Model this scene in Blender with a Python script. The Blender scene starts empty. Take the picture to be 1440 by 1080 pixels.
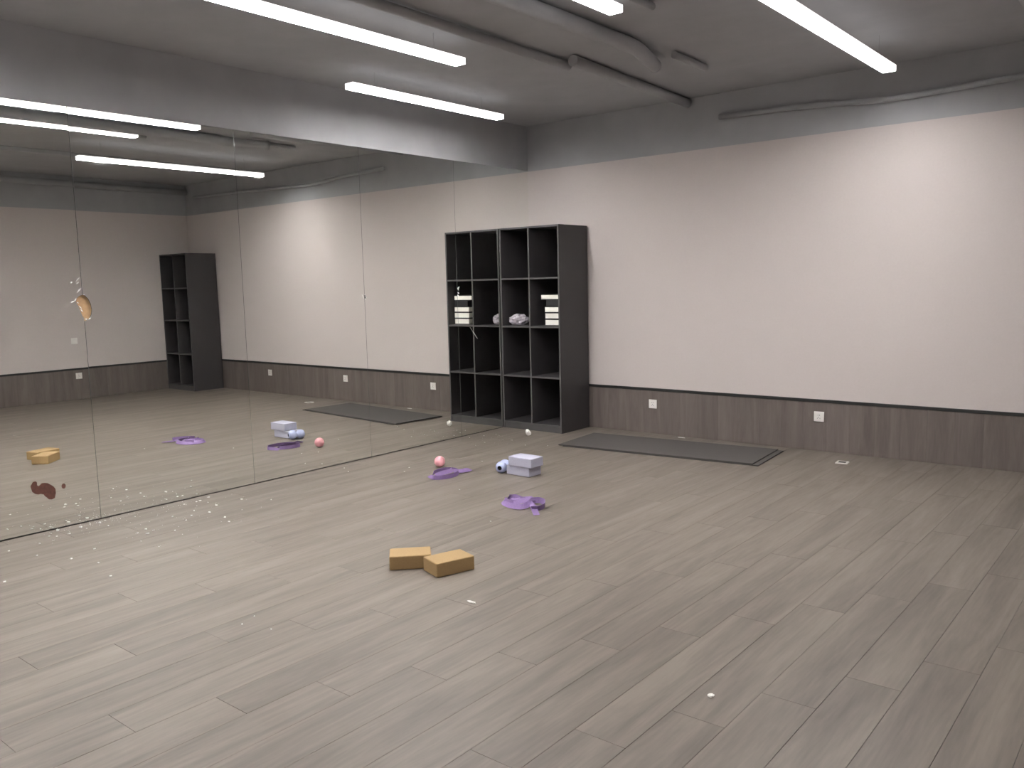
import bpy, bmesh, math, random
from mathutils import Vector, Matrix, noise
import numpy as np

random.seed(7)
SC = bpy.context.scene
COL = SC.collection

# ------------------------------------------------------------------ camera
ROT = [[0.7738099493433055, 0.632958820932516, -0.02411002490728667],
       [-0.05654078168974905, 0.10693398423585951, 0.9926571729561807],
       [-0.6308892948079108, 0.7667647970656738, -0.11853456743757464]]
cam_data = bpy.data.cameras.new('camera')
cam = bpy.data.objects.new('camera', cam_data)
COL.objects.link(cam)
r, u, f = [Vector(v) for v in ROT]
m = Matrix((r, u, -f)).transposed().to_4x4()
m.translation = Vector((5.6434, -7.2061, 1.5))
cam.matrix_world = m
cam_data.sensor_fit = 'HORIZONTAL'
cam_data.sensor_width = 36.0
cam_data.lens = 36.0 * 1188.73 / 1440.0
cam_data.clip_start = 0.02
SC.camera = cam

# ------------------------------------------------------------------ world, exposure
LAMP_STRENGTH = 84.0
world = bpy.data.worlds.new('world')
SC.world = world
world.use_nodes = True
bg = world.node_tree.nodes['Background']
bg.inputs['Color'].default_value = (0.02, 0.02, 0.02, 1)
bg.inputs['Strength'].default_value = 0.2
SC.view_settings.view_transform = 'Standard'
SC.view_settings.look = 'None'
SC.view_settings.gamma = 1.0
SC.view_settings.use_curve_mapping = False
SC.view_settings.exposure = 0.0
SC.cycles.use_denoising = True
SC.cycles.max_bounces = 8
SC.cycles.diffuse_bounces = 5
SC.cycles.glossy_bounces = 5
SC.cycles.blur_glossy = 0.5
SC.cycles.sample_clamp_indirect = 60.0

# ------------------------------------------------------------------ room numbers (metres)
W = 6.805            # far wall, opposite the mirror
D = 8.4              # end wall behind the photographer
H = 2.665            # where the light paint stops
HM = 2.675           # top of the mirror
HC = 3.13            # ceiling
DADO = 0.448         # top of the wainscot trim
SEAMS = [0.0, -1.150, -2.326, -3.519, -4.706, -5.90, -7.09]


# ------------------------------------------------------------------ material helpers
def new_mat(name):
    mt = bpy.data.materials.new(name)
    mt.use_nodes = True
    nt = mt.node_tree
    return mt, nt, nt.nodes['Principled BSDF']


def nd(nt, kind, **kw):
    n = nt.nodes.new(kind)
    for k, v in kw.items():
        setattr(n, k, v)
    return n


def plain(name, col, rough=0.5, metal=0.0, var=0.06, scale=30.0, bump=0.0, spec=0.5):
    """one colour with a faint mottling and an optional fine relief"""
    mt, nt, b = new_mat(name)
    tc = nd(nt, 'ShaderNodeTexCoord')
    nz = nd(nt, 'ShaderNodeTexNoise')
    nz.inputs['Scale'].default_value = scale
    nz.inputs['Detail'].default_value = 4
    nt.links.new(tc.outputs['Object'], nz.inputs['Vector'])
    rp = nd(nt, 'ShaderNodeValToRGB')
    rp.color_ramp.elements[0].position = 0.3
    rp.color_ramp.elements[1].position = 0.7
    rp.color_ramp.elements[0].color = (*[c * (1 - var) for c in col], 1)
    rp.color_ramp.elements[1].color = (*[min(1, c * (1 + var)) for c in col], 1)
    nt.links.new(nz.outputs['Fac'], rp.inputs['Fac'])
    nt.links.new(rp.outputs['Color'], b.inputs['Base Color'])
    b.inputs['Roughness'].default_value = rough
    b.inputs['Metallic'].default_value = metal
    b.inputs['Specular IOR Level'].default_value = spec
    if bump:
        bp = nd(nt, 'ShaderNodeBump')
        bp.inputs['Strength'].default_value = bump
        bp.inputs['Distance'].default_value = 0.002
        nt.links.new(nz.outputs['Fac'], bp.inputs['Height'])
        nt.links.new(bp.outputs['Normal'], b.inputs['Normal'])
    return mt


def wood_grain(name, dark, light, axis, rough, tone=0.10, contrast=1.0):
    """laminate boards: long streaks along one axis, each board its own tone"""
    mt, nt, b = new_mat(name)
    L = nt.links.new
    geo = nd(nt, 'ShaderNodeNewGeometry')
    info = nd(nt, 'ShaderNodeObjectInfo')
    mul = nd(nt, 'ShaderNodeVectorMath', operation='MULTIPLY')
    mul.inputs[1].default_value = {'y': (1, 0.085, 1), 'z': (1, 1, 0.10)}[axis]
    L(geo.outputs['Position'], mul.inputs[0])
    off = nd(nt, 'ShaderNodeMath', operation='MULTIPLY')
    off.inputs[1].default_value = 37.0
    L(info.outputs['Random'], off.inputs[0])
    add = nd(nt, 'ShaderNodeVectorMath', operation='ADD')
    L(mul.outputs[0], add.inputs[0])
    L(off.outputs[0], add.inputs[1])
    n1 = nd(nt, 'ShaderNodeTexNoise')
    n1.inputs['Scale'].default_value = 9.0
    n1.inputs['Detail'].default_value = 6
    n1.inputs['Roughness'].default_value = 0.62
    n1.inputs['Distortion'].default_value = 0.7
    L(add.outputs[0], n1.inputs['Vector'])
    n2 = nd(nt, 'ShaderNodeTexNoise')
    n2.inputs['Scale'].default_value = 70.0
    n2.inputs['Detail'].default_value = 3
    L(add.outputs[0], n2.inputs['Vector'])
    mx = nd(nt, 'ShaderNodeMath', operation='MULTIPLY_ADD')
    mx.inputs[1].default_value = 0.28
    L(n2.outputs['Fac'], mx.inputs[0])
    L(n1.outputs['Fac'], mx.inputs[2])
    rp = nd(nt, 'ShaderNodeValToRGB')
    e = rp.color_ramp.elements
    e[0].position = 0.64 - 0.22 / contrast
    e[1].position = 0.64 + 0.20 / contrast
    e[0].color = (*dark, 1)
    e[1].color = (*light, 1)
    L(mx.outputs[0], rp.inputs['Fac'])
    # per-board tone
    mr = nd(nt, 'ShaderNodeMapRange')
    mr.inputs['To Min'].default_value = 1 - tone
    mr.inputs['To Max'].default_value = 1 + tone
    L(info.outputs['Random'], mr.inputs['Value'])
    vm = nd(nt, 'ShaderNodeVectorMath', operation='SCALE')
    L(rp.outputs['Color'], vm.inputs[0])
    L(mr.outputs[0], vm.inputs['Scale'])
    L(vm.outputs[0], b.inputs['Base Color'])
    b.inputs['Roughness'].default_value = rough
    b.inputs['Specular IOR Level'].default_value = 0.35
    bp = nd(nt, 'ShaderNodeBump')
    bp.inputs['Strength'].default_value = 0.12
    bp.inputs['Distance'].default_value = 0.001
    L(mx.outputs[0], bp.inputs['Height'])
    L(bp.outputs['Normal'], b.inputs['Normal'])
    return mt


def emit(name, col, strength):
    mt, nt, b = new_mat(name)
    b.inputs['Base Color'].default_value = (0.9, 0.9, 0.9, 1)
    b.inputs['Emission Color'].default_value = (*col, 1)
    b.inputs['Emission Strength'].default_value = strength
    return mt


def mirror_material():
    mt, nt, b = new_mat('mirror_glass')
    L = nt.links.new
    geo = nd(nt, 'ShaderNodeNewGeometry')
    nz = nd(nt, 'ShaderNodeTexNoise')
    nz.inputs['Scale'].default_value = 5.0
    nz.inputs['Detail'].default_value = 5
    L(geo.outputs['Position'], nz.inputs['Vector'])
    mr = nd(nt, 'ShaderNodeMapRange')
    mr.inputs['From Min'].default_value = 0.5
    mr.inputs['From Max'].default_value = 0.8
    mr.inputs['To Min'].default_value = 0.0
    mr.inputs['To Max'].default_value = 0.035
    L(nz.outputs['Fac'], mr.inputs['Value'])
    L(mr.outputs[0], b.inputs['Roughness'])
    b.inputs['Base Color'].default_value = (0.965, 0.975, 0.945, 1)
    b.inputs['Metallic'].default_value = 1.0
    return mt


M = dict(
    paint=plain('warm_grey_paint', (0.58, 0.53, 0.512), 0.9, var=0.015, scale=60, bump=0.05, spec=0.1),
    black_paint=plain('dark_grey_ceiling_paint', (0.375, 0.38, 0.395), 0.8, var=0.05, scale=4, bump=0.05),
    floor=wood_grain('grey_oak_laminate', (0.131, 0.111, 0.094), (0.224, 0.192, 0.163), 'y', 0.45, 0.022, 1.05),
    floor_gap=plain('floor_joint', (0.05, 0.043, 0.038), 0.9),
    dado=wood_grain('dark_oak_laminate', (0.118, 0.098, 0.088), (0.182, 0.153, 0.139), 'z', 0.5, 0.05),
    trim=plain('black_trim', (0.018, 0.019, 0.019), 0.45),
    mirror=mirror_material(),
    glass_edge=plain('glass_edge', (0.30, 0.33, 0.31), 0.12, metal=0.6, var=0.1),
    ply=plain('backing_plywood', (0.50, 0.32, 0.17), 0.7, var=0.10, scale=40),
    rust=plain('bare_mirror_backing', (0.115, 0.045, 0.032), 0.7, var=0.25, scale=45),
    shelf=plain('charcoal_melamine', (0.046, 0.042, 0.044), 0.5, var=0.08, scale=120),
    shelf_lit_edge=plain('charcoal_lit_edge', (0.085, 0.082, 0.083), 0.4, var=0.05),  # same charcoal, painted paler for the light the front edges catch
    white=plain('white_plastic', (0.80, 0.78, 0.75), 0.4, var=0.02),
    slot=plain('socket_slot', (0.02, 0.02, 0.02), 0.6),
    page=plain('white_page_edge', (0.86, 0.84, 0.78), 0.8, var=0.03, scale=200),
    cover=plain('black_cover', (0.02, 0.02, 0.022), 0.6),
    mat=plain('charcoal_rubber', (0.078, 0.071, 0.067), 0.7, var=0.08, scale=90, bump=0.3),
    mat_edge=plain('mat_border', (0.045, 0.042, 0.04), 0.8),
    cork=plain('tan_foam', (0.36, 0.24, 0.11), 0.8, var=0.05, scale=120, bump=0.25),
    lilac=plain('lilac_foam', (0.43, 0.43, 0.53), 0.8, var=0.05, scale=150, bump=0.3),
    roller=plain('lilac_roller', (0.43, 0.48, 0.70), 0.5, var=0.04),
    bore=plain('dark_bore', (0.012, 0.012, 0.016), 0.8),
    pink=plain('pink_rubber', (0.85, 0.40, 0.44), 0.45, var=0.04),
    purple=plain('purple_webbing', (0.215, 0.138, 0.305), 0.75, var=0.12, scale=160, bump=0.3),
    shard=plain('broken_glass', (0.86, 0.87, 0.84), 0.15, var=0.05),
    paper=plain('white_paper', (0.86, 0.84, 0.80), 0.8, var=0.03),
    bag=plain('clouded_plastic', (0.42, 0.385, 0.43), 0.3, var=0.4, scale=28),
    lamp_side=emit('lamp_side_glow', (1.0, 0.975, 0.965), 1.5),  # weak side glow added to lighten the ceiling and thicken the bright bar
    lamp_top=emit('lamp_top_glow', (1.0, 0.975, 0.965), 0.9),  # weak top glow added so no dark stripe falls on the ceiling above
    lamp=emit('lamp_diffuser', (1.0, 0.975, 0.965), LAMP_STRENGTH),
    housing=plain('grey_aluminium', (0.30, 0.30, 0.30), 0.45, metal=0.5),
)


# ------------------------------------------------------------------ mesh helpers
def mesh_obj(name, bm, mat, parent=None, smooth=False, loc=None):
    me = bpy.data.meshes.new(name)
    bm.normal_update()
    bm.to_mesh(me)
    bm.free()
    for mm in (mat if isinstance(mat, (list, tuple)) else [mat]):
        me.materials.append(M[mm])
    if smooth:
        for p in me.polygons:
            p.use_smooth = True
    ob = bpy.data.objects.new(name, me)
    COL.objects.link(ob)
    if parent:
        ob.parent = parent
    if loc is not None:
        ob.location = loc
    return ob


def box(bm, x0, x1, y0, y1, z0, z1, bev=0.0, mi=0, seg=1):
    res = bmesh.ops.create_cube(bm, size=1.0)
    vs = res['verts']
    for v in vs:
        v.co = Vector(((x0 + x1) / 2 + v.co.x * (x1 - x0), (y0 + y1) / 2 + v.co.y * (y1 - y0),
                       (z0 + z1) / 2 + v.co.z * (z1 - z0)))
    fs = {f for v in vs for f in v.link_faces}
    for f_ in fs:
        f_.material_index = mi
    if bev:
        es = list({e for v in vs for e in v.link_edges})
        bmesh.ops.bevel(bm, geom=es, offset=bev, segments=seg, affect='EDGES', profile=0.5)


def box_obj(name, x0, x1, y0, y1, z0, z1, mat, parent=None, bev=0.0, seg=1):
    bm = bmesh.new()
    box(bm, x0, x1, y0, y1, z0, z1, bev, seg=seg)
    return mesh_obj(name, bm, mat, parent)


def tag(o, label=None, cat=None, group=None, kind=None):
    if label: o['label'] = label
    if cat: o['category'] = cat
    if group: o['group'] = group
    if kind: o['kind'] = kind
    return o


def thing(name, loc, label, cat, rz=0.0, group=None):
    o = bpy.data.objects.new(name, None)
    o.empty_display_size = 0.1
    COL.objects.link(o)
    o.location = loc
    o.rotation_euler = (0, 0, rz)
    return tag(o, label, cat, group)


def structure(o):
    o['kind'] = 'structure'
    return o


def copy_tree(o, parent=None):
    c = o.copy()
    COL.objects.link(c)
    if parent:
        c.parent = parent
    for ch in list(o.children):
        copy_tree(ch, c)
    return c


def tube(bm, pts, rad, n=12, cap=True):
    rings = []
    for i, p in enumerate(pts):
        a = pts[max(0, i - 1)]
        b = pts[min(len(pts) - 1, i + 1)]
        t = (Vector(b) - Vector(a)).normalized()
        ref = Vector((0, 0, 1)) if abs(t.z) < 0.9 else Vector((1, 0, 0))
        s = t.cross(ref).normalized()
        q = s.cross(t)
        rings.append([bm.verts.new(Vector(p) + rad * (math.cos(2 * math.pi * k / n) * s + math.sin(2 * math.pi * k / n) * q))
                      for k in range(n)])
    for r0, r1 in zip(rings, rings[1:]):
        for k in range(n):
            bm.faces.new((r0[k], r0[(k + 1) % n], r1[(k + 1) % n], r1[k]))
    if cap:
        bm.faces.new(rings[0][::-1])
        bm.faces.new(rings[-1])


def catmull(pts, per=6):
    pts = [np.array(p, float) for p in pts]
    P = [2 * pts[0] - pts[1]] + pts + [2 * pts[-1] - pts[-2]]
    out = []
    for i in range(1, len(P) - 2):
        p0, p1, p2, p3 = P[i - 1:i + 3]
        for k in range(per):
            t = k / per
            out.append(0.5 * ((2 * p1) + (-p0 + p2) * t + (2 * p0 - 5 * p1 + 4 * p2 - p3) * t * t + (-p0 + 3 * p1 - 3 * p2 + p3) * t ** 3))
    out.append(P[-2])
    return out


# ------------------------------------------------------------------ SETTING: floor of staggered planks
PW = 0.1989
PL = 1.224
floor = structure(box_obj('floor', -0.15, W + 0.15, -D - 0.15, 0.15, -0.14, -0.0035, 'floor_gap'))


def plank_mesh(w, l):
    bm = bmesh.new()
    g = 0.0006
    box(bm, -w / 2 + g, w / 2 - g, -l / 2 + g, l / 2 - g, -0.004, 0.0, 0.0007)
    me = bpy.data.meshes.new('plank')
    bm.to_mesh(me)
    bm.free()
    me.materials.append(M['floor'])
    return me


plank_cache = {}
for k in range(-1, 34):
    x0 = 4.470 + PW * (k - 22)
    x1 = x0 + PW
    x0, x1 = max(0.0, x0), min(W, x1)
    if x1 - x0 < 0.01:
        continue
    y = (-5.314 + 0.306 * (k - 7)) % PL - PL * 8
    while y < 0:
        ya, yb = max(y, -D), min(y + PL, 0.0)
        y += PL
        if yb - ya < 0.01:
            continue
        key = (round(x1 - x0, 4), round(yb - ya, 4))
        if key not in plank_cache:
            plank_cache[key] = plank_mesh(*key)
        o = bpy.data.objects.new('plank', plank_cache[key])
        COL.objects.link(o)
        o.parent = floor
        o.location = ((x0 + x1) / 2, (ya + yb) / 2, random.uniform(-0.0003, 0.0))

# ------------------------------------------------------------------ SETTING: walls and ceiling


def wall(name, x0, x1, y0, y1):
    bm = bmesh.new()
    box(bm, x0, x1, y0, y1, -0.02, H, mi=0)
    box(bm, x0, x1, y0, y1, H, HC + 0.02, mi=1)
    return structure(mesh_obj(name, bm, ['paint', 'black_paint']))


wall_back = wall('wall_back', -0.15, W + 0.15, 0.0, 0.15)
wall_right = wall('wall_right', W, W + 0.15, -D - 0.15, 0.0)
wall_front = wall('wall_front', -0.15, W, -D - 0.15, -D)
bm = bmesh.new()
box(bm, -0.15, -0.035, -D, 0.0, -0.02, HC + 0.02, mi=0)
box(bm, -0.035, 0.0, -D, 0.0, HM + 0.002, HC + 0.02, mi=0)
wall_left = structure(mesh_obj('wall_left', bm, ['black_paint']))
backing = box_obj('backing_board', -0.034, -0.0235, SEAMS[-1], -0.002, 0.0005, HM, 'trim', wall_left)
backing['label'] = 'dark board behind the mirror'
backing = box_obj('backing_board', -0.0233, -0.0210, SEAMS[4] - 0.12, SEAMS[4] + 0.12, 1.27, 1.54, 'ply', wall_left)
backing['label'] = 'tan board behind the mirror'
for s_ in SEAMS[1:-1]:
    spans = [(0.0006, HM)] if s_ != SEAMS[4] else [(0.0006, 1.322), (1.490, HM)]
    for z0_, z1_ in spans:
        box_obj('mirror_joint', -0.0092, -0.0075, s_ - 0.008, s_ + 0.008, z0_, z1_, 'trim', wall_left)
ceiling = structure(box_obj('ceiling', -0.15, W + 0.15, -D - 0.15, 0.15, HC, HC + 0.15, 'black_paint'))

# wainscot of upright laminate boards, child pieces of their wall
dado_mesh = {}


def wainscot(parent, along, a0, a1, face):
    """along = 'x' on the back wall (face at y), 'y' on the far wall (face at x)"""
    a = a0
    while a < a1 - 0.01:
        b = min(a + 0.199, a1)
        w = round(b - a, 4)
        key = (along, w)
        if key not in dado_mesh:
            bm_ = bmesh.new()
            if along == 'x':
                box(bm_, -w / 2 + 0.0003, w / 2 - 0.0003, -0.010, 0.0, 0.0, DADO - 0.026, 0.0008)
            else:
                box(bm_, -0.010, 0.0, -w / 2 + 0.0003, w / 2 - 0.0003, 0.0, DADO - 0.026, 0.0008)
            me = bpy.data.meshes.new('wainscot_board')
            bm_.to_mesh(me)
            bm_.free()
            me.materials.append(M['dado'])
            dado_mesh[key] = me
        o = bpy.data.objects.new('wainscot_board', dado_mesh[key])
        COL.objects.link(o)
        o.parent = parent
        c = (a + b) / 2
        o.location = (c, face, 0.0005) if along == 'x' else (face, c, 0.0005)
        a = b


wainscot(wall_back, 'x', 0.0, W - 0.011, 0.0)
wainscot(wall_right, 'y', -D, -0.011, W)
structure(box_obj('trim_1', 0.001, W - 0.02, -0.016, 0.0, DADO - 0.0255, DADO, 'trim', bev=0.002))
structure(box_obj('trim_2', W - 0.016, W, -D, -0.017, DADO - 0.0255, DADO, 'trim', bev=0.002))

# ------------------------------------------------------------------ MIRROR PANELS
# outline of each panel as (y, z); notches where the joints have been knocked out
NOTCH_R0 = [(0.012, 1.326), (0.032, 1.338), (0.046, 1.362), (0.052, 1.395), (0.047, 1.432), (0.034, 1.464), (0.014, 1.486)]
NOTCH_L0 = [(-0.006, 1.350), (-0.014, 1.372), (-0.022, 1.398), (-0.030, 1.420), (-0.042, 1.446), (-0.036, 1.470), (-0.018, 1.484)]
NOTCH_SMALL = [(0.004, 1.398), (0.014, 1.410), (0.010, 1.424), (0.003, 1.432)]


def panel(idx, y1, y0, label, right_notch=None, left_notch=None, yaw=0.0, lean=0.0):
    """y1 > y0; right_notch cuts the y1 edge, left_notch the y0 edge"""
    g = 0.0008
    zb = 0.006
    pts = [(y0 + g, zb)]
    pts.append((y1 - g, zb))
    if right_notch:
        pts += [(y1 - g, right_notch[0][1] - 0.006)] + [(y1 - g + dy, z) for dy, z in right_notch] + [(y1 - g, right_notch[-1][1] + 0.006)]
    pts.append((y1 - g, HM))
    pts.append((y0 + g, HM))
    if left_notch:
        pts += [(y0 + g, left_notch[-1][1] + 0.006)] + [(y0 + g + dy, z) for dy, z in reversed(left_notch)] + [(y0 + g, left_notch[0][1] - 0.006)]
    bm_ = bmesh.new()
    front = [bm_.verts.new((0.0, y, z)) for y, z in pts]
    back = [bm_.verts.new((-0.006, y, z)) for y, z in pts]
    ff = bm_.faces.new(front)
    fb = bm_.faces.new(back[::-1])
    n = len(pts)
    for i in range(n):
        q = bm_.faces.new((front[i], back[i], back[(i + 1) % n], front[(i + 1) % n]))
        q.material_index = 1
    ff.material_index = 0
    fb.material_index = 1
    bmesh.ops.recalc_face_normals(bm_, faces=bm_.faces)
    ins = bmesh.ops.inset_region(bm_, faces=[ff], thickness=0.0012, depth=0.0)
    for q in ins['faces']:
        q.material_index = 1
    for v in ff.verts:
        v.co.x += 0.0
    for q in ins['faces']:
        for v in q.verts:
            if v not in ff.verts:
                v.co.x -= 0.0006
    o = mesh_obj('mirror_panel', bm_, ['mirror', 'glass_edge'])
    # hang each panel a hair out of true about its own foot
    c = Vector((0, y1, 0))
    o.matrix_world = Matrix.Translation(c) @ Matrix.Rotation(yaw, 4, 'Z') @ Matrix.Rotation(lean, 4, 'Y') @ Matrix.Translation(-c)
    tag(o, label, 'mirror', 'wall mirror panels')
    return o


labels = ['tall wall mirror panel in the corner, showing the black bookcase',
          'second mirror panel from the corner, between two chipped joints',
          'third mirror panel from the corner, showing the lilac blocks and pink ball',
          'fourth mirror panel from the corner, half of the broken tan hole on its edge',
          'mirror panel with rust-brown patches showing the tan blocks',
          'sixth mirror panel from the corner, past the rust-patched one']
panels = []
for i in range(6):
    panels.append(panel(i, SEAMS[i], SEAMS[i + 1], labels[i],
                        right_notch={4: NOTCH_L0}.get(i), left_notch={3: NOTCH_R0, 1: NOTCH_SMALL, 0: NOTCH_SMALL}.get(i),
                        yaw={4: -0.012}.get(i, 0.0), lean={4: 0.0}.get(i, 0.0)))


def flat_patch(name, pts, x0, x1, mat, parent, label=None):
    """thin plate on the mirror face from an outline of (y, z)"""
    bm_ = bmesh.new()
    a = [bm_.verts.new((x1, y, z)) for y, z in pts]
    b = [bm_.verts.new((x0, y, z)) for y, z in pts]
    bm_.faces.new(a)
    bm_.faces.new(b[::-1])
    for i in range(len(pts)):
        j = (i + 1) % len(pts)
        bm_.faces.new((a[i], b[i], b[j], a[j]))
    bmesh.ops.recalc_face_normals(bm_, faces=bm_.faces)
    o = mesh_obj(name, bm_, mat)
    o.parent = parent
    if label:
        o['label'] = label
    return o


STAIN = [(-5.12, 0.306), (-5.104, 0.331), (-5.088, 0.332), (-5.08, 0.323), (-5.082, 0.307), (-5.074, 0.298), (-5.064, 0.304), (-5.054, 0.313), (-5.036, 0.312), (-5.019, 0.307), (-5.002, 0.294), (-4.985, 0.278), (-4.975, 0.26), (-4.975, 0.234), (-4.984, 0.203), (-5.001, 0.197), (-5.019, 0.201), (-5.032, 0.217), (-5.043, 0.229), (-5.048, 0.24), (-5.065, 0.246), (-5.08, 0.245), (-5.097, 0.253), (-5.113, 0.269), (-5.117, 0.289)]
flat_patch('bare_patch', STAIN, -0.001, 0.0005, 'rust', panels[4], 'rust-brown patch where the silvering is gone')
flat_patch('bare_patch', [(-4.924 + 0.013 * math.cos(a), 0.269 + 0.017 * math.sin(a)) for a in [k * math.pi / 6 for k in range(12)]],
           -0.001, 0.0005, 'rust', panels[4], 'small rust-brown spot')

# chips and cracks of the glass round the knocked-out joints
S0 = SEAMS[4]


def sliver(p, q, w, parent, name='glass_chip'):
    (y0, z0), (y1, z1) = p, q
    d = Vector((y1 - y0, z1 - z0)).normalized()
    n_ = Vector((-d.y, d.x)) * w / 2
    mid = ((y0 + y1) / 2, (z0 + z1) / 2)
    pts = [(y0, z0), (mid[0] + n_.x, mid[1] + n_.y), (y1, z1), (mid[0] - n_.x, mid[1] - n_.y)]
    return flat_patch(name, pts, -0.001, 0.003, 'shard', parent)


for p, q, w in [((-0.036, 1.576), (-0.008, 1.606), 0.006), ((-0.034, 1.562), (-0.014, 1.574), 0.006), ((-0.068, 1.566), (-0.058, 1.578), 0.010),
                ((-0.034, 1.506), (-0.004, 1.536), 0.008), ((-0.080, 1.442), (-0.050, 1.456), 0.007), ((-0.050, 1.454), (-0.042, 1.470), 0.007),
                ((-0.040, 1.448), (-0.028, 1.436), 0.006), ((-0.030, 1.424), (-0.010, 1.400), 0.006), ((-0.020, 1.402), (-0.006, 1.380), 0.007)]:
    sliver((S0 + p[0], p[1]), (S0 + q[0], q[1]), w, panels[4])
for p, q, w in [((0.004, 1.490), (0.018, 1.494), 0.008), ((0.006, 1.338), (0.016, 1.330), 0.010), ((0.026, 1.330), (0.042, 1.344), 0.008)]:
    sliver((S0 + p[0], p[1]), (S0 + q[0], q[1]), w, panels[3])
S2 = SEAMS[2]
for p, q, w in [((0.002, 1.436), (0.005, 1.424), 0.004), ((0.004, 1.420), (0.012, 1.416), 0.007), ((0.010, 1.402), (0.022, 1.410), 0.006), ((0.006, 1.394), (0.012, 1.386), 0.006)]:
    sliver((S2 + p[0], p[1]), (S2 + q[0], q[1]), w, panels[1])
sliver((S2 - 0.028, 1.434), (S2 - 0.006, 1.396), 0.003, panels[2])
S3 = SEAMS[1]
for p, q, w in [((0.010, 1.452), (0.032, 1.480), 0.012), ((0.002, 1.470), (0.022, 1.440), 0.012), ((0.004, 1.424), (0.026, 1.408), 0.016), ((0.002, 1.400), (0.018, 1.380), 0.014)]:
    sliver((S3 + p[0], p[1]), (S3 + q[0], q[1]), w, panels[0])
sliver((-0.98, 1.075), (-0.875, 0.955), 0.004, panels[0], 'crack')

# ------------------------------------------------------------------ LAMPS
ZD = 0.036


def strip_lamp(x, y_near, y_far, z, label, modules, dz=-0.0045):
    """suspended linear lamp: top plate and sides with an added weak glow, luminous trough below, end caps, two hangers"""
    t = thing('strip_lamp', (x, (y_near + y_far) / 2, z), label, 'lamp', group='strip lamps under the dark ceiling')
    half = (y_far - y_near) / 2
    hw = 0.042
    bm_ = bmesh.new()
    box(bm_, -hw, hw, -half, half, 0.0085, 0.0125)
    mesh_obj('housing', bm_, 'lamp_top', t)  # top plate glows to light the ceiling, not bare metal
    for x0_, x1_, ya_, yb_ in ((-hw - 0.004, -hw, -half, half), (hw, hw + 0.004, -half, half),
                               (-hw - 0.004, hw + 0.004, -half - 0.004, -half), (-hw - 0.004, hw + 0.004, half, half + 0.004)):
        bm_ = bmesh.new()
        box(bm_, x0_, x1_, ya_, yb_, -0.030, 0.012)
        mesh_obj('side_strip', bm_, 'lamp_side', t)
    step = 2 * half / modules
    for k in range(modules):
        a = -half + k * step + (0.003 if k else 0)
        b = -half + (k + 1) * step - (0.003 if k < modules - 1 else 0)
        bm_ = bmesh.new()
        prof = [(-hw + 0.0005, 0.008), (-hw + 0.0005, dz), (hw - 0.0005, dz), (hw - 0.0005, 0.008)]
        r0 = [bm_.verts.new((px, a, pz)) for px, pz in prof]
        r1 = [bm_.verts.new((px, b, pz)) for px, pz in prof]
        n = len(prof)
        for i in range(n):
            j = (i + 1) % n
            bm_.faces.new((r0[i], r0[j], r1[j], r1[i]))
        bm_.faces.new(r0[::-1])
        bm_.faces.new(r1)
        bmesh.ops.recalc_face_normals(bm_, faces=bm_.faces)
        mesh_obj('diffuser', bm_, 'lamp', t)
    for yy in (-half + 0.25, half - 0.25):
        bm_ = bmesh.new()
        top = HC - z
        if top > 0.05:
            tube(bm_, [(0, yy, 0.0126), (0, yy, top)], 0.0012, 6)
            mesh_obj('hanger', bm_, 'housing', t)
        else:
            bm_.free()
    return t


strip_lamp(1.645, -6.35, -2.815, 3.00, 'long lit strip lamp parallel to the mirror, second lamp from it', 3)
strip_lamp(0.600, -2.90, -1.16, 3.00, 'short lit strip lamp nearest to the mirror', 1, 0.007)
strip_lamp(2.860, -4.56, -2.780, 3.085, 'lit strip lamp third from the mirror, its lit end just in the picture', 1)
strip_lamp(5.500, -7.30, -5.40, 2.98, 'unseen strip lamp added over the camera to brighten the far wall', 1)  # added out of view, lifts the far wall and right floor
strip_lamp(0.600, -7.90, -5.70, 3.00, 'unseen strip lamp added in line with the short one to brighten the near left floor', 2)  # added out of view, lifts the floor at the near left
strip_lamp(3.800, -2.95, -0.660, 2.955, 'lit strip lamp farthest from the mirror, ending near the back wall', 2)

# ------------------------------------------------------------------ PAINTED DUCTS AND PIPES UNDER THE CEILING


def pipe(name, pts, rad, label, cat='pipe', per=6):
    bm_ = bmesh.new()
    tube(bm_, [tuple(p) for p in (catmull(pts, per) if per > 1 else pts)], rad, 16)
    o = mesh_obj(name, bm_, 'black_paint', smooth=False)
    for p in o.data.polygons:
        p.use_smooth = len(p.vertices) == 4
    return tag(o, label, cat)


def duct(x0, x1, y0, y1, z0, label):
    bm_ = bmesh.new()
    box(bm_, x0, x1, y0, y1, z0, HC - 0.0005, 0.006)
    return tag(mesh_obj('ceiling_duct', bm_, 'black_paint'), label, 'duct')


pipe('ceiling_pipe', [(1.93, -8.3, 3.09), (1.93, -5.0, 3.09), (1.87, -1.87, 3.09)], 0.032, 'long dark painted pipe under the ceiling between the second and third strip lamps', per=1)
pipe('ceiling_pipe', [(2.00, -2.00, 3.085), (1.88, -0.02, 3.085)], 0.040, 'short dark painted pipe under the ceiling running up to the back wall', per=1)
pipe('ceiling_pipe', [(2.52, -8.3, 3.075), (2.52, -5, 3.075), (2.53, -2.4, 3.075), (2.53, -2.02, 3.07), (2.48, -1.78, 3.06), (2.40, -1.52, 3.06)], 0.050,
     'dark painted round pipe with a bent end under the ceiling')
pipe('ceiling_pipe', [(3.00, -8.3, 3.105), (3.00, -2.60, 3.105)], 0.022, 'thin straight dark painted pipe under the ceiling beside the bent pipe', per=1)
pipe('ceiling_pipe', [(2.58, -1.56, 3.10), (2.57, -1.05, 3.10)], 0.026, 'stub of dark painted pipe past the bent pipe end under the ceiling', per=1)
duct(4.68, 4.80, -D + 0.02, -0.01, 3.08, 'dark painted duct running over the right side of the room')
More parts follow.
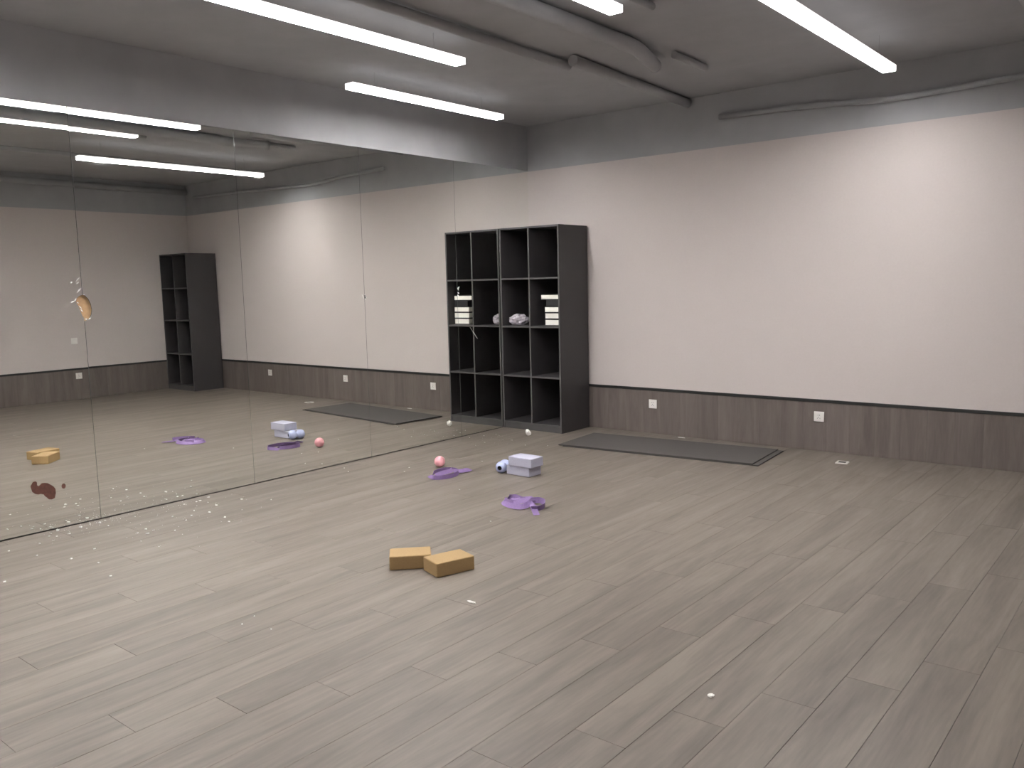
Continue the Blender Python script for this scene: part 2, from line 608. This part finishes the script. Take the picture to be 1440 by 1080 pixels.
pipe('ceiling_cable', [(2.2, -0.03, 2.92), (2.9, -0.035, 2.90), (3.3, -0.035, 2.875), (3.7, -0.035, 2.855), (4.4, -0.035, 2.875), (5.2, -0.035, 2.90), (6.5, -0.03, 2.92)], 0.022,
     'dark cable sagging along the top of the back wall', 'cable')
pipe('ceiling_pipe', [(W - 0.06, -D + 0.05, 3.02), (W - 0.06, -0.02, 3.02)], 0.045,
     'dark painted pipe along the top of the far wall, seen in the mirror', per=1)

# ------------------------------------------------------------------ BOOKCASES
BW, BD, BH, BT = 0.752, 0.490, 2.055, 0.018


def bookcase(loc, label):
    t = thing('bookcase', loc, label, 'bookcase', group='black open bookcases along the back wall')
    # local: x 0..BW, y -BD..0, z 0..BH

    def part(name, x0, x1, y0, y1, z0, z1):
        bm_ = bmesh.new()
        box(bm_, x0, x1, y0, y1, z0, z1, 0.0012)
        for q in bm_.faces:
            if q.normal.y < -0.5 and q.calc_center_median().y < -BD + 0.02:
                q.material_index = 1
        return mesh_obj(name, bm_, ['shelf', 'shelf_lit_edge'], t)
    part('side_panel', 0, BT, -BD, 0, 0, BH)
    part('side_panel', BW - BT, BW, -BD, 0, 0, BH)
    part('top_panel', BT, BW - BT, -BD, 0, BH - BT, BH)
    part('bottom_panel', BT, BW - BT, -BD + 0.001, 0, 0.060, 0.060 + BT)
    part('plinth', BT, BW - BT, -BD + 0.006, -BD + 0.022, 0.001, 0.0598)
    part('back_panel', BT, BW - BT, -0.008, -0.0005, 0.0785, BH - BT - 0.0005)
    xm = BW / 2
    part('divider', xm - BT / 2, xm + BT / 2, -BD + 0.001, -0.0085, 0.0785, BH - BT - 0.0005)
    for z in SHELF_Z:
        part('shelf', BT, xm - BT / 2, -BD + 0.002, -0.0085, z - BT, z)
        part('shelf', xm + BT / 2, BW - BT, -BD + 0.002, -0.0085, z - BT, z)
    return t


SHELF_Z = [0.560, 1.066, 1.550]
BX = 0.006
bookcase((BX, -0.018, 0.0), 'tall black open bookcase in the corner against the mirror, white books inside')
bookcase((W - 0.02 - BW, -0.018, 0.0), 'tall black empty bookcase in the far corner, seen in the mirror')

# books lying flat in the right-hand cell
ZS = SHELF_Z[1] + 0.0005
pos = ['lowest of the flat stack in the bookcase', 'second from the bottom of the flat stack in the bookcase',
       'third from the bottom of the flat stack in the bookcase', 'black edged book below the topmost of the stack',
       'topmost of the flat stack in the bookcase']
zz = ZS
for i in range(5):
    th = [0.0655, 0.0645, 0.0605, 0.0660, 0.0560][i]
    wd = [0.215, 0.215, 0.218, 0.20, 0.262][i]
    xr = BX + BW - BT - 0.012
    lab = ('thick white-edged book, ' + pos[i]) if i != 3 else 'thick black-edged book lying under the topmost white-edged book'
    t = thing('book', (xr - wd / 2, -0.360, zz), lab, 'book', rz=[0.01, -0.015, 0.02, 0.0, 0.03][i], group='books lying flat in the bookcase')
    hd = 0.065
    bm_ = bmesh.new()
    box(bm_, -wd / 2 + 0.002, wd / 2 - 0.002, -hd + 0.002, hd, 0.0075, th - 0.0065, 0.002)
    mesh_obj('page_block', bm_, 'cover' if i == 3 else 'page', t)
    for z0, z1 in ((0.0, 0.0073), (th - 0.0063, th)):
        bm_ = bmesh.new()
        box(bm_, -wd / 2, wd / 2, -hd, hd, z0, z1, 0.0015)
        mesh_obj('cover', bm_, 'cover', t)
    zz += th + 0.0004

# crumpled bag in the other cell
bm = bmesh.new()
bmesh.ops.create_icosphere(bm, subdivisions=4, radius=1.0)
for v in bm.verts:
    d = v.co.normalized()
    k = 1.0 + 0.20 * noise.noise(d * 2.3) + 0.16 * abs(noise.noise(d * 5.1 + Vector((3, 1, 7)))) + 0.06 * noise.noise(d * 11)
    v.co = Vector((d.x * 0.098 * k, d.y * 0.060 * k, max(-0.9, d.z * k) * 0.058))
zmin = min(v.co.z for v in bm.verts)
for v in bm.verts:
    v.co.z -= zmin
tag(mesh_obj('plastic_bag', bm, 'bag', loc=(0.135, -0.370, SHELF_Z[1] + 0.001)),
    'crumpled cloudy plastic bag with purplish contents on the bookcase shelf', 'bag').rotation_euler = (0, 0, 0.65)

# ------------------------------------------------------------------ OUTLETS


def outlet(loc, rz, label, switch=False):
    t = thing('light_switch' if switch else 'power_outlet', loc, label, 'switch' if switch else 'outlet', rz,
              group=None if switch else 'white power outlets on the wainscot')
    # local: plate on the plane y=0 facing -y
    bm_ = bmesh.new()
    box(bm_, -0.043, 0.043, -0.008, 0.0, -0.043, 0.043, 0.003, seg=2)
    mesh_obj('plate', bm_, 'white', t)
    bm_ = bmesh.new()
    if switch:
        box(bm_, -0.030, 0.030, -0.012, -0.0078, -0.030, 0.030, 0.002)
        mesh_obj('rocker', bm_, 'white', t)
    else:
        box(bm_, -0.031, 0.031, -0.0095, -0.0078, -0.031, 0.031, 0.0008)
        mesh_obj('socket_face', bm_, 'white', t)
        for (sx, sz, a) in ((-0.007, 0.013, 0), (0.007, 0.013, 0), (0, -0.004, 0), (-0.010, -0.014, 0.5), (0.010, -0.014, -0.5)):
            bm_ = bmesh.new()
            box(bm_, -0.0013, 0.0013, -0.0102, -0.0094, -0.005, 0.005)
            bmesh.ops.rotate(bm_, verts=bm_.verts, cent=(0, 0, 0), matrix=Matrix.Rotation(a, 3, 'Y'))
            for v in bm_.verts:
                v.co.x += sx
                v.co.z += sz
            mesh_obj('slot', bm_, 'slot', t)
    return t


FW = -0.0102
outlet((1.503, FW, 0.293), 0, 'white square power outlet on the wainscot above the rubber mats')
outlet((3.124, FW, 0.300), 0, 'white square power outlet on the wainscot above the loose white frame')
outlet((4.807, FW, 0.297), 0, 'white square power outlet on the wainscot, third from the bookcase by the mirror')
outlet((W + FW, -2.03, 0.338), math.pi / 2 * -1, 'white power outlet on the far wall wainscot, seen in the mirror')
outlet((W - 0.0002, -2.05, 0.835), math.pi / 2 * -1, 'white switch plate on the far wall above its outlet, seen in the mirror', True)

# ------------------------------------------------------------------ MATS


def rubber_mat(name, corners, z, label):
    """corners in order front-left, front-right, back-right, back-left; slab with darker rim"""
    t = thing(name, (0, 0, z), label, 'mat', group='dark mats by the back wall')
    c = [Vector((x, y, 0)) for x, y in corners]

    def quad(ins):
        cen = sum(c, Vector()) / 4
        out = []
        ex = (c[1] - c[0]).normalized()
        ey = (c[3] - c[0]).normalized()
        sg = [(1, 1), (-1, 1), (-1, -1), (1, -1)]
        return [p + ex * ins * a + ey * ins * b for p, (a, b) in zip(c, sg)]
    bm_ = bmesh.new()
    lo = [bm_.verts.new(p) for p in quad(0.0)]
    mi = [bm_.verts.new(p + Vector((0, 0, 0.0072))) for p in quad(0.0)]
    tp = [bm_.verts.new(p + Vector((0, 0, 0.0084))) for p in quad(0.004)]
    bm_.faces.new(lo[::-1])
    bm_.faces.new(tp)
    for a, b in ((lo, mi), (mi, tp)):
        for i in range(4):
            j = (i + 1) % 4
            q = bm_.faces.new((a[i], a[j], b[j], b[i]))
            q.material_index = 1
    mesh_obj('mat_sheet', bm_, ['mat', 'mat_edge'], t)
    # raised dark seam near the rim
    return t


fl, fr, br_, bl_ = [Vector(p) for p in ((1.141, -1.024), (2.945, -0.860), (2.887, -0.190), (1.083, -0.354))]
rubber_mat('yoga_mat', [fl, fr, br_, bl_], 0.0004, 'dark grey yoga mat flat on the floor, lower of the two by the back wall')
sh = Vector((-0.047, -0.003))
rubber_mat('yoga_mat', [fl + sh, fr + sh, br_ + sh, bl_ + sh], 0.0092, 'dark grey yoga mat lying on top of the lower mat by the back wall')

# ------------------------------------------------------------------ BLOCKS


def block(loc, rz, size, mat, label, group):
    l, w_, h = size
    bm_ = bmesh.new()
    box(bm_, -l / 2, l / 2, -w_ / 2, w_ / 2, 0, h, 0.006, seg=2)
    o = mesh_obj('yoga_block', bm_, mat, loc=loc)
    o.rotation_euler = (0, 0, rz)
    return tag(o, label, 'yoga block', group)


block((2.391, -4.152, 0.0005), math.atan2(0.162, 0.155), (0.222, 0.148, 0.075), 'cork', 'tan yoga block on the floor, nearer the mirror and partly behind the other tan one', 'tan yoga blocks')
block((2.617, -4.089, 0.0005), math.atan2(0.214, 0.066), (0.226, 0.152, 0.075), 'cork', 'tan yoga block on the floor, in front of and touching the other tan one', 'tan yoga blocks')
block((1.541, -2.100, 0.0005), -0.03, (0.232, 0.150, 0.075), 'lilac', 'pale lilac yoga block on the floor, lower of the stack beside the roller', 'lilac yoga blocks')
block((1.574, -2.114, 0.0760), -0.02, (0.232, 0.150, 0.074), 'lilac', 'pale lilac yoga block on top of the lower lilac block', 'lilac yoga blocks')

# peanut roller
t = thing('massage_roller', (1.352, -2.127, 0.0005), 'small lilac peanut-shaped massage roller with dark bore beside the lilac blocks', 'roller',
          rz=math.atan2(-0.155, 0.055))
R0 = 0.046
prof = []
for k in range(41):
    s_ = -0.0823 + 0.1646 * k / 40
    rr = math.sqrt(max(0.0, R0 ** 2 - (abs(s_) - 0.040) ** 2))
    if abs(s_) < 0.024:
        a_ = abs(s_) / 0.024
        rr = 0.027 + (math.sqrt(R0 ** 2 - 0.016 ** 2) - 0.027) * (a_ * a_ * (3 - 2 * a_)) * 1.0
    prof.append((s_, max(rr, 0.0180)))
bm = bmesh.new()
n = 28
rings = [[bm.verts.new((s, rr * math.cos(2 * math.pi * j / n), R0 + rr * math.sin(2 * math.pi * j / n))) for j in range(n)] for s, rr in prof]
for a, b in zip(rings, rings[1:]):
    for j in range(n):
        bm.faces.new((a[j], b[j], b[(j + 1) % n], a[(j + 1) % n]))
bmesh.ops.recalc_face_normals(bm, faces=bm.faces)
mesh_obj('roller_body', bm, 'roller', t, smooth=True)
bm = bmesh.new()
rin = [[bm.verts.new((s, 0.0178 * math.cos(2 * math.pi * j / n), R0 + 0.0178 * math.sin(2 * math.pi * j / n))) for j in range(n)] for s in (-0.0820, -0.06, 0.06, 0.0820)]
for a, b in zip(rin, rin[1:]):
    for j in range(n):
        bm.faces.new((a[j], a[(j + 1) % n], b[(j + 1) % n], b[j]))
bm.faces.new(rin[1]); bm.faces.new(rin[2][::-1])
mesh_obj('bore', bm, 'bore', t)

# ball
bm = bmesh.new()
bmesh.ops.create_uvsphere(bm, u_segments=36, v_segments=20, radius=0.045)
tag(mesh_obj('exercise_ball', bm, 'pink', smooth=True, loc=(0.792, -2.278, 0.0455)), 'small pink ball on the floor near the mirror', 'ball')


# ------------------------------------------------------------------ STRAPS
def ribbon(bm_, path, width, thick=0.0016):
    """path of (x, y, z, tilt): lower edge of the band, tilt 0 lies flat, 1 stands on edge"""
    pts = catmull(path, 7)
    prev = None
    for i, p in enumerate(pts):
        a = pts[max(0, i - 1)]
        b = pts[min(len(pts) - 1, i + 1)]
        t_ = Vector((b[0] - a[0], b[1] - a[1], 0)).normalized()
        nrm = Vector((-t_.y, t_.x, 0))
        ang = p[3] * math.pi / 2
        sgn = 1 if p[3] >= 0 else -1
        up = (nrm * math.cos(ang) * 1.0 + Vector((0, 0, 1)) * abs(math.sin(ang))) * width
        off = (Vector((0, 0, 1)) * math.cos(ang) - nrm * abs(math.sin(ang))) * thick
        base = Vector((p[0], p[1], max(p[2], 0.002)))
        vs = [bm_.verts.new(q) for q in (base, base + up, base + up + off, base + off)]
        if prev:
            for k in range(4):
                bm_.faces.new((prev[k], prev[(k + 1) % 4], vs[(k + 1) % 4], vs[k]))
        else:
            bm_.faces.new(vs[::-1])
        prev = vs
    bm_.faces.new(prev)


bm = bmesh.new()
A = [(0.978, -2.612), (1.075, -2.650), (1.129, -2.618), (1.156, -2.553), (1.155, -2.471), (1.108, -2.389), (1.042, -2.346), (0.97, -2.368), (0.943, -2.436), (0.965, -2.527), (1.000, -2.58)]
tl = [0.25, 0.8, 0.95, 0.95, 0.9, 0.9, 0.85, 0.9, 0.95, 0.9, 0.75]
ribbon(bm, [(x, y, 0.003, q) for (x, y), q in zip(A, tl)], 0.033)
ribbon(bm, [(1.085, -2.42, 0.010, 0.5), (1.12, -2.36, 0.008, 0.35), (1.135, -2.30, 0.006, 0.45), (1.115, -2.235, 0.003, 0.25)], 0.040)
ribbon(bm, [(1.050, -2.58, 0.006, 0.45), (1.062, -2.50, 0.012, 0.5), (1.062, -2.42, 0.012, 0.6), (1.035, -2.37, 0.010, 0.7)], 0.036)
bmesh.ops.recalc_face_normals(bm, faces=bm.faces)
tag(mesh_obj('yoga_strap', bm, 'purple'), 'purple yoga strap standing in a loop on the floor beside the pink ball', 'strap', 'purple yoga straps')
bm = bmesh.new()
B = [(2.090, -2.790, .012, .35), (2.03, -2.745, .010, .55), (1.966, -2.760, .008, .6), (1.948, -2.824, .006, .45), (1.985, -2.905, .003, .35), (2.075, -2.955, .003, .45),
     (2.148, -2.962, .003, .5), (2.204, -2.942, .006, .55), (2.215, -2.880, .012, .6), (2.185, -2.800, .012, .7), (2.195, -2.755, .006, .8), (2.245, -2.770, .003, .85),
     (2.300, -2.838, .003, .9), (2.305, -2.905, .003, .8), (2.264, -2.915, .004, .55)]
ribbon(bm, B, 0.040)
ribbon(bm, [(2.180, -2.870, .022, .25), (2.235, -2.905, .016, .2), (2.295, -2.960, .006, .1), (2.350, -3.015, .003, .05)], 0.040)
ribbon(bm, [(1.990, -2.845, .010, .3), (2.060, -2.880, .018, .3), (2.125, -2.870, .024, .35), (2.165, -2.825, .022, .4)], 0.040)
ribbon(bm, [(2.080, -2.865, .022, .2), (2.135, -2.890, .032, .15), (2.190, -2.850, .030, .3)], 0.042)
ribbon(bm, [(1.962, -2.800, .004, .75), (2.020, -2.790, .008, .85), (2.085, -2.815, .010, .7), (2.150, -2.835, .014, .55)], 0.038)
ribbon(bm, [(1.985, -2.880, .012, .7), (2.050, -2.905, .010, .8), (2.110, -2.905, .012, .75)], 0.034)
ribbon(bm, [(2.110, -2.930, .014, .45), (2.160, -2.890, .030, .35), (2.185, -2.830, .034, .3), (2.180, -2.770, .022, .5)], 0.036)
ribbon(bm, [(2.000, -2.800, .014, .2), (2.070, -2.825, .022, .25), (2.130, -2.800, .024, .3), (2.150, -2.750, .016, .4)], 0.040)
bmesh.ops.recalc_face_normals(bm, faces=bm.faces)
tag(mesh_obj('yoga_strap', bm, 'purple'), 'crumpled purple yoga strap on the floor in front of the lilac blocks', 'strap', 'purple yoga straps')

# ------------------------------------------------------------------ LOOSE FRAME, PAPER
t = thing('outlet_frame', (3.445, -0.378, 0.0008), 'loose white square outlet frame with dark centre lying on the floor near the back wall', 'frame', rz=0.1)
bm = bmesh.new()
o_, i_, th = 0.046, 0.030, 0.007
oc = [(-o_, -o_), (o_, -o_), (o_, o_), (-o_, o_)]
ic = [(-i_, -i_), (i_, -i_), (i_, i_), (-i_, i_)]
vo0 = [bm.verts.new((x, y, 0)) for x, y in oc]
vi0 = [bm.verts.new((x, y, 0)) for x, y in ic]
vo1 = [bm.verts.new((x * .95, y * .95, th)) for x, y in oc]
vi1 = [bm.verts.new((x, y, th)) for x, y in ic]
for i in range(4):
    j = (i + 1) % 4
    bm.faces.new((vo0[i], vo0[j], vo1[j], vo1[i]))
    bm.faces.new((vo1[i], vo1[j], vi1[j], vi1[i]))
    bm.faces.new((vi1[i], vi1[j], vi0[j], vi0[i]))
    bm.faces.new((vi0[i], vi0[j], vo0[j], vo0[i]))
bmesh.ops.recalc_face_normals(bm, faces=bm.faces)
mesh_obj('frame_ring', bm, 'white', t)
box_obj('dark_centre', -i_ + 0.0003, i_ - 0.0003, -i_ + 0.0003, i_ - 0.0003, 0.0005, 0.0058, 'cover', t)  # dark fill set inside the frame opening


def crumple(name, loc, size, label, cat, seed, flat=0.6, mat='paper', group=None):
    bm_ = bmesh.new()
    bmesh.ops.create_icosphere(bm_, subdivisions=2, radius=1.0)
    off = Vector((seed * 3.1, seed * 1.7, seed))
    for v in bm_.verts:
        d = v.co.normalized()
        k = 1 + 0.55 * noise.noise(d * 2.0 + off) + 0.3 * noise.noise(d * 4.5 + off)
        v.co = Vector((d.x * size[0] * k, d.y * size[1] * k, d.z * size[2] * k * flat))
    zm = min(v.co.z for v in bm_.verts)
    for v in bm_.verts:
        v.co.z -= zm
    return tag(mesh_obj(name, bm_, mat, loc=loc), label, cat, group)


crumple('paper_wad', (0.533, -0.765, 0.0005), (0.030, 0.026, 0.034), 'small white crumpled paper wad on the floor in front of the bookcase', 'paper', 2, 0.9)
crumple('paper_scrap', (1.854, -0.085, 0.0005), (0.040, 0.014, 0.006), 'white paper scrap between the rubber mats and the back wall', 'paper', 5)
crumple('paper_scrap', (3.025, -4.365, 0.0005), (0.024, 0.009, 0.006), 'small white torn scrap on the floor beyond the tan blocks from the mirror', 'paper', 9)
crumple('paper_scrap', (4.338, -4.532, 0.0005), (0.011, 0.012, 0.008), 'tiny curled white scrap alone on the open floor', 'paper', 14)

# ------------------------------------------------------------------ BROKEN GLASS
rng = random.Random(11)


def shard_mesh(k):
    bm_ = bmesh.new()
    n_ = rng.choice((4, 5, 5, 6))
    a0 = rng.random() * 6.28
    lo, hi = [], []
    for i in range(n_):
        a = a0 + 6.283 * i / n_ + rng.uniform(-0.3, 0.3)
        rr = rng.uniform(0.5, 1.0)
        lo.append(bm_.verts.new((rr * math.cos(a), rr * 0.75 * math.sin(a), 0)))
        hi.append(bm_.verts.new((rr * 0.93 * math.cos(a), rr * 0.7 * math.sin(a), rng.uniform(0.25, 0.5))))
    bm_.faces.new(lo[::-1])
    bm_.faces.new(hi)
    for i in range(n_):
        j = (i + 1) % n_
        bm_.faces.new((lo[i], lo[j], hi[j], hi[i]))
    me = bpy.data.meshes.new('glass_shard')
    bm_.to_mesh(me)
    bm_.free()
    me.materials.append(M['shard'])
    return me


shard_meshes = [shard_mesh(k) for k in range(8)]


def shard(x, y, s, label, group):
    o_ = bpy.data.objects.new('glass_shard', rng.choice(shard_meshes))
    COL.objects.link(o_)
    o_.location = (x, y, 0.0005)
    o_.scale = (s, s, s)
    o_.rotation_euler = (0, 0, rng.uniform(0, 6.28))
    tag(o_, label, 'glass shard', group)


SH1 = [(0.119, -4.177), (0.123, -4.055), (0.084, -3.962), (0.343, -4.232), (0.443, -4.309), (0.521, -4.392), (0.473, -4.193), (0.343, -4.06), (0.673, -4.203), (0.793, -4.245), (0.343, -3.859), (0.533, -3.742), (0.497, -4.654), (0.565, -4.636), (0.603, -4.694), (0.538, -4.728), (0.682, -4.558), (0.36, -4.398), (0.213, -4.049), (0.129, -4.088), (0.048, -5.001), (0.088, -4.877), (0.094, -4.758), (0.062, -4.71), (0.078, -5.055), (0.132, -5.089), (0.176, -5.063), (0.251, -5.11), (0.249, -5.191), (0.253, -5.366), (0.487, -5.301), (0.711, -5.204), (0.639, -5.042), (0.918, -5.149), (0.211, -4.759), (0.074, -4.813), (0.156, -4.87), (0.182, -4.991), (0.821, -5.592), (0.719, -5.208), (0.927, -5.15), (1.202, -5.215)]
BIG = {3: 1.4, 4: 1.3, 7: 1.7, 12: 1.4, 14: 1.4, 20: 2.0, 21: 1.5, 22: 1.5, 6: 1.5}
for i, (x, y) in enumerate(SH1):
    sz = 0.0115 * BIG.get(i, 1.0) * rng.uniform(0.75, 1.1)
    if i == 20:
        lab, grp = 'largest glass shard, right at the mirror foot under the tan hole', None
    elif i == 7:
        lab, grp = 'long flat glass shard, second largest, on the floor beside the third mirror joint', None
    elif y < -4.6 and x < 0.45:
        lab, grp = 'small glass shard close to the mirror foot below the tan broken hole', 'glass shards at the mirror foot below the hole'
    elif y < -4.6:
        lab, grp = 'small glass shard out on the bare floor, away from the rust-patched mirror panel', 'glass shards out on the floor'
    elif x < 0.3:
        lab, grp = 'small glass shard close to the foot of the fourth mirror panel from the corner', 'glass shards at the fourth panel foot'
    else:
        lab, grp = 'small glass shard on the floor a step off the fourth mirror panel from the corner', 'glass shards a step off the fourth panel'
    shard(x, y, sz, lab, grp)
for x, y in [(0.285, -0.915), (0.21, -0.87), (0.105, -1.15), (0.461, -1.068), (0.429, -1.425), (1.008, -1.074), (0.813, -1.163), (0.549, -1.035), (0.404, -1.268), (0.16, -1.0)]:
    shard(x, y, 0.010 * rng.uniform(0.7, 1.1), 'small glass shard on the floor in front of the bookcase', 'glass shards in front of the bookcase')
for x, y in [(0.285, -2.826), (0.148, -2.757), (0.598, -2.443), (0.676, -2.57), (0.947, -1.923)]:
    shard(x, y, 0.010 * rng.uniform(0.7, 1.0), 'small glass shard on the floor around the pink ball', 'glass shards around the pink ball')
shard(1.468, -2.767, 0.009, 'lone glass shard on the floor between the two purple straps and the tan blocks', 'lone glass shards')
shard(2.201, -3.268, 0.008, 'lone glass shard on the floor just in front of the crumpled purple strap', 'lone glass shards')
for x, y in [(2.318, -5.079), (2.354, -5.168), (2.510, -5.122)]:
    shard(x, y, 0.006, 'tiny glass shard of the three on the open floor nearest the camera', 'three glass shards on the open floor')

# glass crumbs too small to pick apart
bm = bmesh.new()
for k in range(240):
    c = rng.choice([(0.10, -4.85, 0.10, 0.18), (0.30, -4.20, 0.22, 0.22), (0.10, -4.55, 0.10, 0.25), (0.5, -4.6, 0.3, 0.3), (0.35, -1.1, 0.25, 0.15)])
    x = abs(rng.gauss(c[0], c[2])) + 0.012
    y = rng.gauss(c[1], c[3])
    s = rng.uniform(0.0015, 0.0042)
    vs = [bm.verts.new((x + s * rng.uniform(-1, 1), y + s * rng.uniform(-1, 1), 0.0006 + (s if q == 3 else 0))) for q in range(4)]
    for tri in ((0, 1, 2), (0, 1, 3), (1, 2, 3), (2, 0, 3)):
        bm.faces.new([vs[q] for q in tri])
bmesh.ops.recalc_face_normals(bm, faces=bm.faces)
tag(mesh_obj('glass_crumbs', bm, 'shard'), 'fine broken glass crumbs scattered along the foot of the mirror', 'glass crumbs', kind='stuff')
